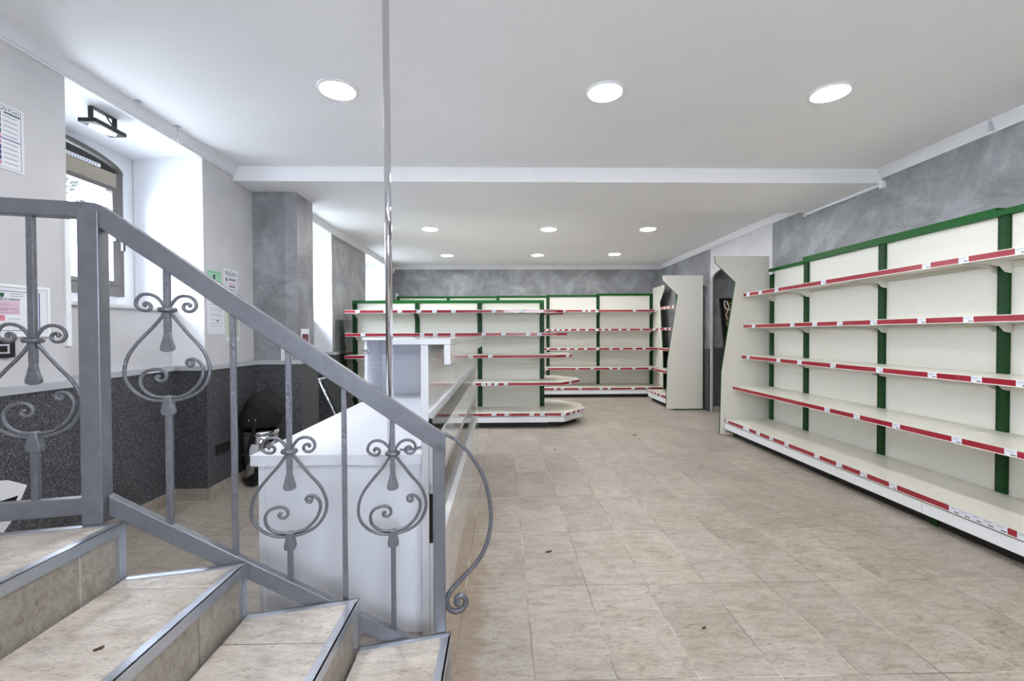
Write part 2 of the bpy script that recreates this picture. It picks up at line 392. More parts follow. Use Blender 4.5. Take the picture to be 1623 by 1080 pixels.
# dado cladding with a rounded grey ledge
mb = MB()
DZ = 0.985; T = 0.03
def dado(x0, x1, y0, y1): mb.box(x0, x1, y0, y1, 0.0, DZ, 'granite')
def ledge(x0, x1, y0, y1): mb.box(x0, x1, y0, y1, DZ, DZ+0.035, 'ledge')
for x, y0, y1 in ((XL, YF, 2.391), (-2.52, 2.36, 3.41), (XL, 3.379, 4.07), (XL, 5.899, 7.411), (XL, 8.569, YB), (-2.52, 4.44, 5.90), (-2.52, 7.41, 8.57)):
    dado(x-0.001, x+T, y0, y1); ledge(x-0.001, x+T+0.015, y0, y1)
for y, s in ((2.36, 1), (3.41, -1), (5.93, -1), (7.38, 1), (8.60, -1)):
    mb.box(-2.49, XL-0.002, y, y+s*T, 0, DZ-0.001, 'granite'); mb.box(-2.47, XL-0.002, y, y+s*(T+0.015), DZ, DZ+0.034, 'ledge')
dp = [(XL, 4.07-T), (-1.975, 4.07-T), (-1.86, 4.08), (-1.86, 4.436+T), (-2.5, 4.436+T), (-2.5, 4.2), (XL, 4.2)]
mb.prism(dp, 0, DZ, 2, 'granite')
lp = [(XL, 4.07-T-0.012), (-1.97, 4.07-T-0.012), (-1.848, 4.075), (-1.848, 4.45+T), (-2.5, 4.45+T), (-2.5, 4.2), (XL, 4.2)]
mb.prism(lp, DZ, DZ+0.035, 2, 'ledge')
# bare patch where the cladding was broken out, near the stairs
patch = [(1.72, 0.62), (1.90, 0.63), (2.03, 0.60), (2.11, 0.55), (2.08, 0.49), (2.06, 0.43), (2.0, 0.36), (1.88, 0.31), (1.72, 0.30)]
mb.prism(patch, XL+T, XL+T+0.004, 0, 'white')
mb.prism([(1.72, 0.44), (2.03, 0.44), (2.07, 0.515), (1.72, 0.52)], XL+T+0.004, XL+T+0.006, 0, 'black')
struct(mb.build('trim_1'))
mb = MB()
mb.box(XR-0.03, XR, 6.96, 8.9, 0, 1.0, 'granite'); mb.box(XR+0.06, 4.25, 6.93, 6.96, 0, 1.02, 'granite')
mb.box(XR-T, XR, YF, 5.35, 0, 0.98, 'granite')
struct(mb.build('trim_2'))
# skirting tiles
mb = MB()
for x, y0, y1 in ((XL+T, YF, 2.40), (-2.52+T, 2.40, 3.37), (XL+T, 3.37, 4.03), (XL+T, 5.87, 7.42), (-2.52+T, 4.47, 5.9)):
    mb.box(x-0.001, x+0.012, y0, y1, 0, 0.085, 'skirt')
for y, s in ((2.40, 1), (3.37, -1), (5.89, -1)): mb.box(-2.49, XL+T+0.012, y-0.006, y+0.006, 0, 0.085, 'skirt')
mb.prism([(XL, 4.026), (-1.97, 4.026), (-1.848, 4.07), (-1.848, 4.478), (-1.87, 4.478), (-1.87, 4.09), (-1.98, 4.04), (XL, 4.04)], 0, 0.085, 2, 'skirt')
struct(mb.build('baseboard_left'))
mb = MB(); mb.box(XR+0.04, 4.25, 6.915, 6.93, 0, 0.085, 'skirt'); mb.box(XR-0.045, XR-0.03, 8.3, 8.55, 0, 0.085, 'skirt'); struct(mb.build('baseboard_right'))
# crown moulding
def crown_prof(d=1):
    p = [(0, 0), (0.012, 0), (0.014, 0.012), (0.020, 0.016), (0.022, 0.032), (0.030, 0.052), (0.040, 0.066), (0.043, 0.068), (0.045, 0.085), (0, 0.085)]
    return [(d*a, 2.60+b) for a, b in p]
mb = MB()
mb.prism([(XL+a, b) for a, b in crown_prof()], YF, 3.79, 1, 'crown'); mb.prism([(XL+a, b) for a, b in crown_prof()], 4.73, YB, 1, 'crown')
struct(mb.build('trim_3'))
mb = MB()
mb.prism([(XR+a, b) for a, b in crown_prof(-1)], YF, 2.90, 1, 'crown'); mb.prism([(XR+a, b) for a, b in crown_prof(-1)], 2.903, 3.79, 1, 'crown')
mb.box(XR-0.047, XR, 2.895, 2.91, 2.612, 2.684, 'lame')
mb.prism([(XR+a, b) for a, b in crown_prof(-1)], 4.73, YB, 1, 'crown')
struct(mb.build('trim_4'))
mb = MB(); mb.prism([(YB+a*1.6, b) for a, b in crown_prof(-1)], XL, XR, 0, 'crown'); struct(mb.build('trim_5'))

# windows
def window(n, y0, y1, full=True):
    c = (y0+y1)/2; hw = (y1-y0)/2; xf = -2.86
    root = bpy.data.objects.new('window_%d' % n, None); C.objects.link(root); root.location = (xf, c, 1.545); struct(root)
    def A(r, e=0): return [(hw2*math.cos(a), 0.915+r*math.sin(a)) for a in [PI*i/16 for i in range(17)] for hw2 in (hw-e,)]
    f = MB()
    f.box(-0.05, 0, -hw, hw, 0, 0.075, 'brown')
    f.box(-0.05, 0, hw-0.065, hw, 0.075, 0.915, 'brown'); f.box(-0.05, 0, -hw, -hw+0.065, 0.075, 0.915, 'brown')
    outer = A(0.115); inner = [(hw*0.93*math.cos(a), 0.915+0.085*math.sin(a)) for a in [PI*i/16 for i in range(17)]]
    f.prism(outer+list(reversed(inner)), -0.05, 0.006, 0, 'brown')
    f.build('window_frame', root)
    t = MB(); t.box(-0.045, 0.004, -hw+0.03, hw-0.06, 0.80, 0.90, 'tan'); t.build('transom_board', root)
    s = MB(); s.prism([(hw*0.95*math.cos(a), 0.90+0.09*math.sin(a)) for a in [PI*i/16 for i in range(17)]], -0.04, -0.01, 0, 'dark')
    s.build('arch_panel', root)
    v = MB(); v.box(-0.01, 0.006, -hw*0.45, hw*0.62, 0.905, 0.928, 'white2')
    k = -hw*0.45+0.015
    while k < hw*0.62-0.02: v.box(0.004, 0.0068, k, k+0.009, 0.911, 0.922, 'ink'); k += 0.021
    v.build('vent_strip', root)
    s = MB()
    a, b, z0, z1 = -hw+0.066, hw-0.066, 0.077, 0.798
    for (p, q, r_, w) in ((a, b, z0, z0+0.03), (a, b, z1-0.03, z1)): s.box(-0.04, 0.01, p, q, r_, w, 'brown')
    s.box(-0.04, 0.01, a, a+0.035, z0+0.03, z1-0.03, 'brown'); s.box(-0.04, 0.01, b-0.035, b, z0+0.03, z1-0.03, 'brown')
    so = s.build('sash', root)
    s = MB(); s.box(-0.028, -0.022, a+0.03, b-0.03, z0+0.03, z1-0.03, 'pane'); s.build('pane', so)
    s = MB(); s.box(0.01, 0.03, b-0.035, b-0.005, 0.40, 0.47, 'black'); s.box(0.03, 0.075, b-0.03, b-0.012, 0.435, 0.455, 'black')
    s.box(0.06, 0.078, b-0.03, b-0.012, 0.33, 0.455, 'black'); s.build('window_handle', root)
window(1, *W1); window(2, *W2); window(3, *W3)
# sill ledge and channel
mb = MB(); mb.box(-2.90, -2.49, 2.24, 3.55, 1.449, 1.462, 'white'); mb.box(-2.52, -2.495, 2.36, 3.41, 1.435, 1.462, 'white'); struct(mb.build('trim_6'))
mb = MB(); mb.box(XL, XL+0.012, 2.335, 2.362, 1.20, 1.88, 'white2'); struct(mb.build('trim_7'))

# outdoors, seen through the panes
o = MB(); o.box(-14, XO-0.001, -6, 16, -0.2, 0.9, 'outground'); o = o.build('garden_ground'); struct(o)
tr = thing('garden_tree', 'leafy grey-green tree outside behind the window above the stair railing', 'tree', (-6.2, 5.6, 0.9))
t = MB(); t.sweep([(0, 0, 0), (0.05, 0.02, 0.9), (0, 0.05, 1.8)], [0.09, 0.07, 0.05], 'bark'); t.build('trunk', tr)
t = MB()
for i in range(1500):
    th = random.uniform(0, 2*PI); ph = math.acos(random.uniform(-1, 1)); rr = random.uniform(0.3, 1.0)**0.5
    c = Vector((0.75*rr*math.sin(ph)*math.cos(th), 0.78*rr*math.sin(ph)*math.sin(th), 2.35+0.75*rr*math.cos(ph)))
    n = Vector((random.gauss(0, 1), random.gauss(0, 1), random.gauss(0, 1))).normalized(); a = n.orthogonal().normalized(); b = n.cross(a); w = random.uniform(0.03, 0.06)
    t.add([c-a*w, c-b*w*0.5, c+a*w, c+b*w*0.5+n*0.01], [(0, 1, 2, 3)], 'foliage')
t.build('foliage', tr, fix=False)

# ---------------------------------------------------------------- ceiling lamps
def lamp(label):
    r = thing('ceiling_downlight', label, 'ceiling light', group='round LED downlights')
    f = MB(); f.lathe([(0.104, -0.012), (0.114, -0.006), (0.116, 0.0), (0.104, 0.0)], 0, 0, 'white2', 48); f.build('rim', r)
    d = MB(); d.lathe([(0.02, -0.016), (0.07, -0.0145), (0.104, -0.0115), (0.104, -0.002), (0.02, -0.002)], 0, 0, 'diff', 48); d.build('diffuser', r)
    return r
spots = [(-0.955, 2.60, 'left of the three round downlights nearest the camera, beside the pole'), (0.61, 2.60, 'middle of the three round downlights nearest the camera'),
         (1.95, 2.59, 'right of the three round downlights nearest the camera'), (-0.98, 5.99, 'left round downlight in the first row beyond the beam'),
         (0.635, 5.99, 'middle round downlight in the first row beyond the beam'), (1.985, 5.97, 'right round downlight in the first row beyond the beam'),
         (-1.0, 7.98, 'left round downlight in the row nearest the back wall'), (0.635, 7.95, 'middle round downlight in the row nearest the back wall'),
         (2.01, 7.85, 'right round downlight in the row nearest the back wall'),
         (-0.955, -0.55, 'left round downlight added behind the camera for fill'), (0.61, -0.55, 'middle round downlight added behind the camera for fill'), (1.95, -0.55, 'right round downlight added behind the camera for fill')]  # last row is unseen, added behind the camera as fill
l0 = None
for x, y, lb in spots:
    if l0 is None: l0 = lamp(lb); l0.location = (x, y, ZC); continue
    c = l0.copy(); C.objects.link(c); c.location = (x, y, ZC); c['label'] = lb
    for ch in list(l0.children):
        d = ch.copy(); C.objects.link(d); d.parent = c

# ---------------------------------------------------------------- shelving
def panel_profile():
    return [(0.0, 0.02), (0.0, 2.195), (-0.665, 2.195), (-0.665, 2.12), (-0.412, 1.875), (-0.58, 0.785), (-0.60, 0.02)]
def end_panel(root, x0, x1):
    m = MB(); m.prism([(y+0.0, z) for y, z in panel_profile()], x0, x1, 0, 'cream'); o = m.build('end_panel', root)
    e = MB(); pr = panel_profile()[2:]; xc = (x0+x1)/2
    e.sweep([(xc, y-0.002, z) for y, z in pr], 0.0065, 'green', 4, smooth=False)
    e.build('edge_trim', o); return o
tag_mesh = None
def price_tag(parent, x, y, z, rot=0):
    global tag_mesh
    if tag_mesh is None:
        m = MB(); m.box(-0.030, 0.030, -0.0022, 0, -0.018, 0.018, 'tagw')
        for (a, b, c, d, k) in ((-0.024, 0.020, 0.010, 0.012, 'ink'), (-0.024, 0.006, 0.005, 0.0065, 'ink'), (-0.024, 0.012, -0.001, 0.0, 'ink'), (0.002, 0.012, -0.014, -0.007, 'inkd'), (0.015, 0.024, -0.014, -0.007, 'inkd')):
            m.box(a, b, -0.0026, -0.002, c, d, k)
        o = m.build('price_tag', parent); tag_mesh = o.data
    else:
        o = bpy.data.objects.new('price_tag', tag_mesh); C.objects.link(o); o.parent = parent
    o.location = (x, y, z); o.rotation_euler = (0, 0, rot)
    return o
def strip_mb(x0, x1, y, z):
    m = MB()
    m.box(x0, x1, y-0.004, y, z-0.0175, z+0.0175, 'red')
    m.box(x0, x1, y-0.006, y, z+0.0175, z+0.022, 'cream'); m.box(x0, x1, y-0.006, y, z-0.0225, z-0.0175, 'cream')
    return m
def shelf(root, x0, x1, z, d, tags, sgn=-1, base=False):
    m = MB(); y = sgn*d
    m.box(x0, x1, 0, y, z-0.002, z+0.022, 'creamsh') if not base else m.box(x0, x1, 0, y, z+0.002, z+0.022, 'creamsh')
    m.box(x0, x1, y, y-sgn*0.012, z-0.022, z, 'creamsh')
    if base:
        m.box(x0+0.001, x1-0.001, y+0.03*0, y-sgn*0.02, z-0.105, z-0.032, 'white')
        m.box(x0, x1, y-sgn*0.03, y-sgn*0.04, z-0.11, z, 'black')
        m.box(x0+0.02, x1-0.02, y-sgn*0.09, y-sgn*0.10, 0.0, z-0.1, 'dark')
    o = m.build('base_shelf' if base else 'shelf', root)
    s = strip_mb(x0, x1, y if sgn < 0 else y+0.0, z)
    if sgn > 0: s.v = [(a, 2*y-b, c) for a, b, c in s.v]
    s.build('price_strip', o)
    for t in tags:
        if x0 <= t < x1: price_tag(o, min(max(t, x0+0.031), x1-0.031), y-0.0042, z)
    return o
def bracket(root, x, z, d, sgn=-1):
    L = min(d*0.86, 0.42)
    p = [(0, 0), (sgn*L, 0), (sgn*L, -0.02), (sgn*L*0.55, -0.028), (sgn*L*0.30, -0.042), (sgn*L*0.18, -0.075), (0.0, -0.085)]
    m = MB(); m.prism([(a, z-0.0+b) for a, b in p], x-0.002, x+0.002, 0, 'cream'); m.build('shelf_bracket', root)
LV = [(1.718, 0.31), (1.336, 0.31), (0.962, 0.33), (0.584, 0.44), (0.183, 0.54)]
def run(root, ups, tops, levels, tags, uh, back=True, double=None, railh=None, ub=0.05, xa=None, xb=None):
    um = MB(); um.box(-0.032, 0.032, -0.02, ub, 0.02, 1.0, 'upright')
    for i, x in enumerate(ups):
        m = MB(); m.box(-0.032, 0.032, -0.02, ub, 0.0, uh[i], 'upright')
        m.box(-0.025, 0.025, -0.02-0.012, -0.02+0.002, 0.0, 0.05, 'green')
        m.build('upright', root, (x, 0, 0))
        mf = MB(); mf.box(x-0.025, x+0.025, -levels[-1][1]+0.08, -0.02, 0.0, 0.07, 'upright'); mf.build('foot', root)
    for i in range(len(ups)-1):
        a, b = ups[i], ups[i+1]
        if back:
            m = MB(); zt = tops[i]-0.01; nz = 5; h = (zt-0.2)/nz
            for k in range(nz): m.box(a+0.033, b-0.033, 0, 0.016, 0.2+k*h+0.0012, 0.2+(k+1)*h-0.0012, 'cream')
            if double: 
                for k in range(nz): m.box(a+0.033, b-0.033, double-0.016, double, 0.2+k*h+0.0012, 0.2+(k+1)*h-0.0012, 'cream')
            m.build('back_panel', root)
            rh = railh[i] if railh else 0.042
            m = MB(); m.box(a-0.03, b+(0.03 if i == len(ups)-2 else -0.031), -0.034, (double+0.034) if double else ub, tops[i]-rh, tops[i], 'green'); m.build('top_rail', root, bevel=0.002)
        for li, (z, d) in enumerate(levels):
            x0 = a+0.001 if i else (xa if xa is not None else a-0.03); x1 = b-0.001 if i < len(ups)-2 else (xb if xb is not None else b+0.03)
            if i and ups[i] == a: x0 = a+0.001
            bs = li == len(levels)-1
            shelf(root, x0, x1, z, d, tags[li], -1, bs)
            if double:
                o = shelf(root, x0, x1, z, d, [], 1, bs)
                o.location = (0, double, 0)
            if not bs:
                bracket(root, a+0.036, z-0.002, d); bracket(root, b-0.036, z-0.002, d)

# right wall run, front faces -X  (local x = -world Y)
rr = thing('wall_shelving', 'long cream shelving run with green uprights and red price strips along the right wall', 'shelving', (3.262, 0, 0), -PI/2)
ups = [-5.245, -4.64, -3.70, -2.785, -1.86, -0.93]
tg = [[5.22, 4.97, 4.67, 3.98, 3.0, 2.78, 2.44], [5.1, 4.41, 4.09, 3.78, 3.43, 3.03, 2.72], [5.18, 4.6, 4.27, 3.83, 3.35, 2.93, 2.65, 2.41],
      [3.75, 3.43, 3.08, 2.66, 2.37], [5.26, 4.87, 4.81, 4.63, 4.38, 4.14, 3.73, 3.48, 3.24, 2.99, 2.575, 2.512, 2.45, 2.388, 2.326, 2.22]]
run(rr, ups, [2.03, 2.068, 2.068, 2.05, 2.05], LV, [[-v for v in t] for t in tg], [1.96, 2.03, 2.03, 2.03, 2.03, 2.03],
    railh=[0.035, 0.06, 0.06, 0.042, 0.042], xa=-5.318, ub=0.028)
end_panel(rr, -5.338, -5.32)
# back wall run
rb = thing('wall_shelving', 'cream shelving run with green top rail across the back wall, behind the island shelving', 'shelving', (0, 9.12, 0))
ups = [-2.15, -1.12, -0.095, 0.94, 1.985, 3.10]
tg = [[1.63, 1.74, 1.89, 2.65, 3.09], [0.89, 1.0, 1.11, 1.21, 1.34, 1.51, 1.69, 1.89, 2.02, 2.15, 2.36, 2.53, 2.79, 3.05], [0.91, 1.12, 1.31, 1.47, 1.66, 1.9, 2.17, 2.38, 2.64, 2.84],
      [0.86, 1.47, 1.77, 2.14, 2.3, 2.6, 2.92], [1.02, 1.16, 1.51, 1.92, 2.08, 2.55, 2.82]]
run(rb, ups, [2.035, 2.035, 2.045, 2.06, 2.085], [(1.712, 0.33), (1.332, 0.33), (0.947, 0.35), (0.557, 0.46), (0.175, 0.58)], tg, [2.03]*3+[2.04, 2.06, 2.08], ub=0.06)
end_panel(rb, 3.135, 3.152)
# short unit on the right wall near the corner: no back panels
rs = thing('wall_shelving', 'short open shelving unit with a cream notched end panel in the far right corner', 'shelving', (3.262, 0, 0), -PI/2)
run(rs, [-8.15, -7.145], [2.04], LV, [[-7.55, -7.75, -7.95], [-7.7, -7.9], [], [], [-8.12, -8.0, -7.85, -7.7, -7.5]], [2.04, 2.04], back=False, xa=-8.17, xb=-7.112, ub=0.028)
end_panel(rs, -7.11, -7.092)

# island gondola
YI = 6.35; DB = 0.06
ri = thing('island_shelving', 'double-sided cream island shelving with an octagonal end, in the middle of the shop', 'shelving', (0, YI, 0))
ups = [-2.115, -1.225, -0.33, 0.567]
tg = [[-1.97, -1.59, -1.4, -1.14, -0.93, -0.67, -0.12, 0.26], [-1.9, -1.1, -0.92, -0.68, -0.26, 0.01, 0.35, 0.50], [-0.17], [-0.43, -0.26, -0.18, -0.09, 0.04], [-0.12, 0.05, 0.38, 0.52]]
LI = [(1.565, 0.33), (1.249, 0.33), (0.947, 0.36), (0.580, 0.46), (0.184, 0.55)]
run(ri, ups, [1.742]*3, LI, tg, [1.70]*4, double=DB, ub=0.08, railh=[0.045]*3, xb=0.60)
caps = [[(0.602, -0.33), (0.74, -0.33), (0.90, -0.20)], [(0.602, -0.33), (0.74, -0.33), (0.90, -0.20)], [(0.602, -0.36), (0.725, -0.36), (0.965, -0.22)],
        [(0.602, -0.46), (0.79, -0.46), (1.09, -0.10)], [(0.602, -0.55), (0.84, -0.55), (1.155, -0.17)]]
captags = [[0.86], [], [0.90], [0.93], [0.80, 0.92, 1.0, 1.08, 1.13]]
for li, ((z, d), cp) in enumerate(zip(LI, caps)):
    full = cp+[(x, DB-y) for x, y in reversed(cp)]
    m = MB(); m.prism(full, z-0.001, z+0.022, 2, 'creamsh')
    base = li == 4
    if base:
        ins = [(x-0.03 if x > 0.61 else x, y*0.96) for x, y in cp]; fi = ins+[(x, DB-y) for x, y in reversed(ins)]
        m.prism(fi, z-0.105, z-0.03, 2, 'white')
        ins = [(x-0.12 if x > 0.61 else x, y*0.80) for x, y in cp]; fi = ins+[(x, DB-y) for x, y in reversed(ins)]
        m.prism(fi, 0.0, z-0.1, 2, 'dark')
    o = m.build('end_shelf', ri)
    s = MB()
    for i in range(len(full)-1):
        (xa_, ya_), (xb_, yb_) = full[i], full[i+1]
        s.bar((xa_, ya_, z), (xb_, yb_, z), 0.006, 0.035, 'red'); 
        s.bar((xa_, ya_, z+0.0195), (xb_, yb_, z+0.0195), 0.009, 0.004, 'cream'); s.bar((xa_, ya_, z-0.020), (xb_, yb_, z-0.020), 0.009, 0.004, 'cream')
    s.build('price_strip', o)
    for t in captags[li]:
        (xa_, ya_), (xb_, yb_) = (cp[0], cp[1]) if t < cp[1][0] else (cp[1], cp[2])
        k = (t-xa_)/(xb_-xa_); k = min(max(k, 0.02), 0.98); an = math.atan2(yb_-ya_, xb_-xa_)
        px, py = xa_+k*(xb_-xa_)+0.0035*math.sin(an), ya_+k*(yb_-ya_)-0.0035*math.cos(an)
        price_tag(o, px, py, z, an)

# ---------------------------------------------------------------- staircase
def ye(x): return 1.586+0.2293*(x+0.233)-0.010
st = thing('staircase', 'beige tiled steps with aluminium edge strips climbing to the left', 'stairs', (-0.8, 0.6, 0))
NX = [-0.194, -0.500, -0.838, -1.160]
YN = -0.75
def rel(p): return [(x+0.8, y-0.6) for x, y in p]
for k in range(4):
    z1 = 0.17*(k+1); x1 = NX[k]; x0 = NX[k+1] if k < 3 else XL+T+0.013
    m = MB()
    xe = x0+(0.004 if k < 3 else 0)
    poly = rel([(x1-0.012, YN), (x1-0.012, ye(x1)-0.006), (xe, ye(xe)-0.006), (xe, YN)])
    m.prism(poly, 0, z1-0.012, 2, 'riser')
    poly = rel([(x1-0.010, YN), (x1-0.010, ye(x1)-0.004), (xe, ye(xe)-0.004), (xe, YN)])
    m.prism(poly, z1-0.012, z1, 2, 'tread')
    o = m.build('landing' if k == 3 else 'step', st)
    n = MB()
    # nosing: top strip and face strip along the front edge
    n.prism(rel([(x1+0.002, YN), (x1+0.002, ye(x1)), (x1-0.028, ye(x1)-0.006), (x1-0.028, YN)]), z1-0.002, z1+0.003, 2, 'alu')
    n.box(x1+0.8-0.004, x1+0.8+0.003, YN-0.6, ye(x1)-0.6, z1-0.028, z1+0.003, 'alu')
    # side strip along the stair edge and the vertical corner strip
    n.prism(rel([(x1, ye(x1)), (xe, ye(xe)), (xe, ye(xe)-0.022), (x1, ye(x1)-0.022)]), z1-0.002, z1+0.0035, 2, 'alu')
    n.prism(rel([(x1, ye(x1)+0.002), (xe, ye(xe)+0.002), (xe, ye(xe)-0.004), (x1, ye(x1)-0.004)]), z1-0.03, z1+0.0035, 2, 'alu')
    n.box(x1+0.8-0.014, x1+0.8+0.001, ye(x1)-0.024-0.6, ye(x1)+0.001-0.6, z1-0.17 if k else 0, z1-0.002, 'alu')
    n.build('nosing', o)

# ---------------------------------------------------------------- railing
A0 = Vector((-0.233-0.0027, 1.586+0.0117, 0)); DV = Vector((-0.9747, -0.2235, 0)); NV = Vector((-0.2235, 0.9747, 0))
rl = thing('stair_railing', 'silver grey wrought iron stair railing with scroll ornaments in the left foreground', 'railing', (A0.x, A0.y, 0.17))
def RP(t, z, n=0.0): return (A0+DV*t+NV*n+Vector((0, 0, z)))-Vector((A0.x, A0.y, 0.17))
def zt(t): return 0.889+(t+0.025)*0.7385
def zl(t): return 0.098+t*0.667
m = MB(); up_ = (0, 0, 1)
def vbox(m, t0, t1, z00, z01, z10, z11, w, mat):
    # sloped box with vertical ends: z range (z00,z01) at t0 and (z10,z11) at t1
    vs_ = [RP(t, z, n) for t, zs in ((t0, (z00, z01)), (t1, (z10, z11))) for n in (-w/2, w/2) for z in zs]
    m.add(vs_, [(0, 1, 3, 2), (4, 6, 7, 5), (0, 4, 5, 1), (2, 3, 7, 6), (0, 2, 6, 4), (1, 5, 7, 3)], mat)
hp = [(-0.025, zt(-0.025)-0.078), (-0.025, zt(-0.025)), (1.004, zt(1.004)), (1.020, 1.655), (1.62, 1.655), (1.62, 1.612), (1.035, 1.608), (1.004, zt(1.004)-0.072)]
vs_ = [RP(t, z, n) for n in (-0.021, 0.021) for t, z in hp]; n = len(hp)
m.add(vs_, [tuple(range(n)), tuple(reversed(range(n, 2*n)))]+[(i, n+i, n+(i+1) % n, (i+1) % n) for i in range(n)], 'rail')
m.build('handrail', rl, bevel=0.003)
m = MB(); vbox(m, 0.02, 1.0, zl(0.02)-0.060, zl(0.02), zl(1.0)-0.062, zl(1.0), 0.028, 'rail')
vbox(m, 1.05, 1.62, 0.712, 0.764, 0.712, 0.764, 0.028, 'rail')
m.build('lower_rail', rl, bevel=0.003)
m = MB(); vbox(m, -0.022, 0.020, 0.1735, 0.86, 0.1735, 0.86, 0.042, 'rail'); m.build('newel_post', rl, bevel=0.003)
m = MB(); vbox(m, 1.008, 1.062, 0.6835, 1.63, 0.6835, 1.63, 0.052, 'rail'); m.build('newel_post', rl, bevel=0.003)
m = MB(); vbox(m, 1.57, 1.62, 0.6835, 1.63, 0.6835, 1.63, 0.05, 'rail'); m.build('newel_post', rl, bevel=0.003)
def plainbar(t, z0, z1):
    m = MB(); w = 0.008
    vbox(m, t-w, t+w, z0, z1, z0, z1, 0.016, 'iron'); m.build('baluster', rl, bevel=0.0015)
plainbar(0.322, zl(0.322)-0.01, zt(0.322)-0.07); plainbar(0.660, zl(0.66)-0.01, zt(0.66)-0.07)
def sp(px, py): return (-(px-300)/2113.0, -(py-187)/1836.0)
PATHS = {
 'lo': [(180, 168), (168, 160), (178, 148), (200, 155), (207, 175), (190, 191), (155, 188), (125, 165), (128, 130), (155, 104), (195, 99), (235, 112), (265, 140), (284, 172), (283, 200), (262, 235), (220, 285), (165, 340), (112, 398), (72, 460), (53, 535), (66, 605), (118, 665), (190, 703), (250, 714), (290, 715)],
 'li': [(246, 578), (236, 570), (226, 580), (238, 596), (262, 600), (284, 583), (280, 553), (250, 533), (205, 533), (163, 548), (138, 585), (145, 635), (180, 672), (225, 692), (290, 700)],
 'ro': [(425, 168), (436, 160), (422, 150), (400, 156), (394, 176), (412, 195), (445, 194), (468, 168), (462, 135), (435, 112), (395, 106), (360, 117), (335, 142), (317, 172), (322, 202), (345, 236), (385, 285), (432, 340), (480, 392), (520, 450), (545, 530), (530, 602), (480, 665), (410, 700), (350, 712), (310, 715)],
 'ri': [(430, 492), (444, 498), (436, 516), (414, 512), (405, 492), (420, 478), (448, 476), (478, 492), (500, 530), (495, 580), (462, 636), (405, 680), (360, 694), (310, 700)]}
scroll_cache = {}
def scrollbar(t, zc, ztop, zbot):
    m = MB(); w = 0.0085
    vbox(m, t-w, t+w, zc-0.07, ztop, zc-0.07, ztop, 0.016, 'iron')
    b = m.build('baluster', rl, bevel=0.0015)
    m = MB(); vbox(m, t-w, t+w, zbot, zc-0.285, zbot, zc-0.285, 0.016, 'iron'); m.build('baluster', rl, bevel=0.0015)
    s = MB()
    for k, pp in PATHS.items():
        n0 = 0.004 if k[1] == 'i' else 0.0
        pts = [RP(t+sp(*p)[0], zc+sp(*p)[1], n0) for p in pp]
        s.sweep(smooth_path(pts, 4), 0.0052, 'iron', 8)
    s.build('scroll', b)
    s = MB(); c = RP(t, zc)
    ring = [RP(t+0.019*math.cos(a), zc+0.0, 0.014*math.sin(a)) for a in [2*PI*i/16 for i in range(17)]]
    s.sweep(ring, 0.0085, 'iron', 8); s.build('collar', b)
    s = MB()
    lf = [(-0.0085, -0.06), (0.0085, -0.06), (0.0095, -0.075), (0.0165, -0.105), (0.0205, -0.120), (0.018, -0.129), (0.006, -0.133), (-0.009, -0.132), (-0.019, -0.126), (-0.0195, -0.116), (-0.013, -0.095), (-0.009, -0.075)]
    vs_ = [RP(t+a, zc+c_, -0.006) for a, c_ in lf]+[RP(t+a, zc+c_, 0.006) for a, c_ in lf]; n = len(lf)
    s.add(vs_, [tuple(range(n)), tuple(reversed(range(n, 2*n)))]+[(i, n+i, n+(i+1) % n, (i+1) % n) for i in range(n)], 'iron')
    s.build('leaf', b, bevel=0.002)
    s = MB()
    lf = [(-0.010, -0.272), (0.010, -0.272), (0.012, -0.285), (0.019, -0.318), (0.017, -0.330), (0.0, -0.336), (-0.017, -0.330), (-0.019, -0.318), (-0.012, -0.285)]
    vs_ = [RP(t+a, zc+c_, -0.012) for a, c_ in lf]+[RP(t+a, zc+c_, 0.010) for a, c_ in lf]; n = len(lf)
    s.add(vs_, [tuple(range(n)), tuple(reversed(range(n, 2*n)))]+[(i, n+i, n+(i+1) % n, (i+1) % n) for i in range(n)], 'iron')
    s.build('clamp', b, bevel=0.003)
for t, zc in ((0.161, 0.833), (0.496, 0.863), (0.843, 1.335)):
    scrollbar(t, zc, zt(t)-0.07, zl(t)-0.01)
scrollbar(1.187, 1.241, 1.615, 0.76); scrollbar(1.50, 1.335, 1.615, 0.76)
ep = [(-0.018, 0.893), (-0.068, 0.863), (-0.126, 0.794), (-0.168, 0.716), (-0.189, 0.625), (-0.193, 0.548), (-0.176, 0.467), (-0.14, 0.404), (-0.088, 0.354), (-0.044, 0.312), (-0.026, 0.276), (-0.036, 0.245), (-0.062, 0.231), (-0.088, 0.240), (-0.098, 0.266), (-0.082, 0.286), (-0.064, 0.278), (-0.063, 0.262), (-0.074, 0.256)]
pts = smooth_path([RP(t, z) for t, z in ep], 14); n = len(pts)
m = MB(); m.sweep(pts, [(0.0068+0.0040*min(1, i/(n*0.62)))*(1 if i % 2 or i > n*0.6 else 0.86) for i in range(n)], 'iron', 10); m.build('end_scroll', rl)

# ---------------------------------------------------------------- chrome pole
m = MB(); m.lathe([(0.0145, 0.762), (0.0145, ZC-0.001)], 0, 0, 'chrome', 24)
m.lathe([(0.026, 0.762), (0.026, 0.768), (0.016, 0.772)], 0, 0, 'chrome', 24)
o = m.build('chrome_pole', loc=(-0.468, 1.845, 0)); o.rotation_euler = (0, -0.004, 0)
tag(o, 'tall thin chrome pole standing on the white desk and reaching the ceiling', 'pole')

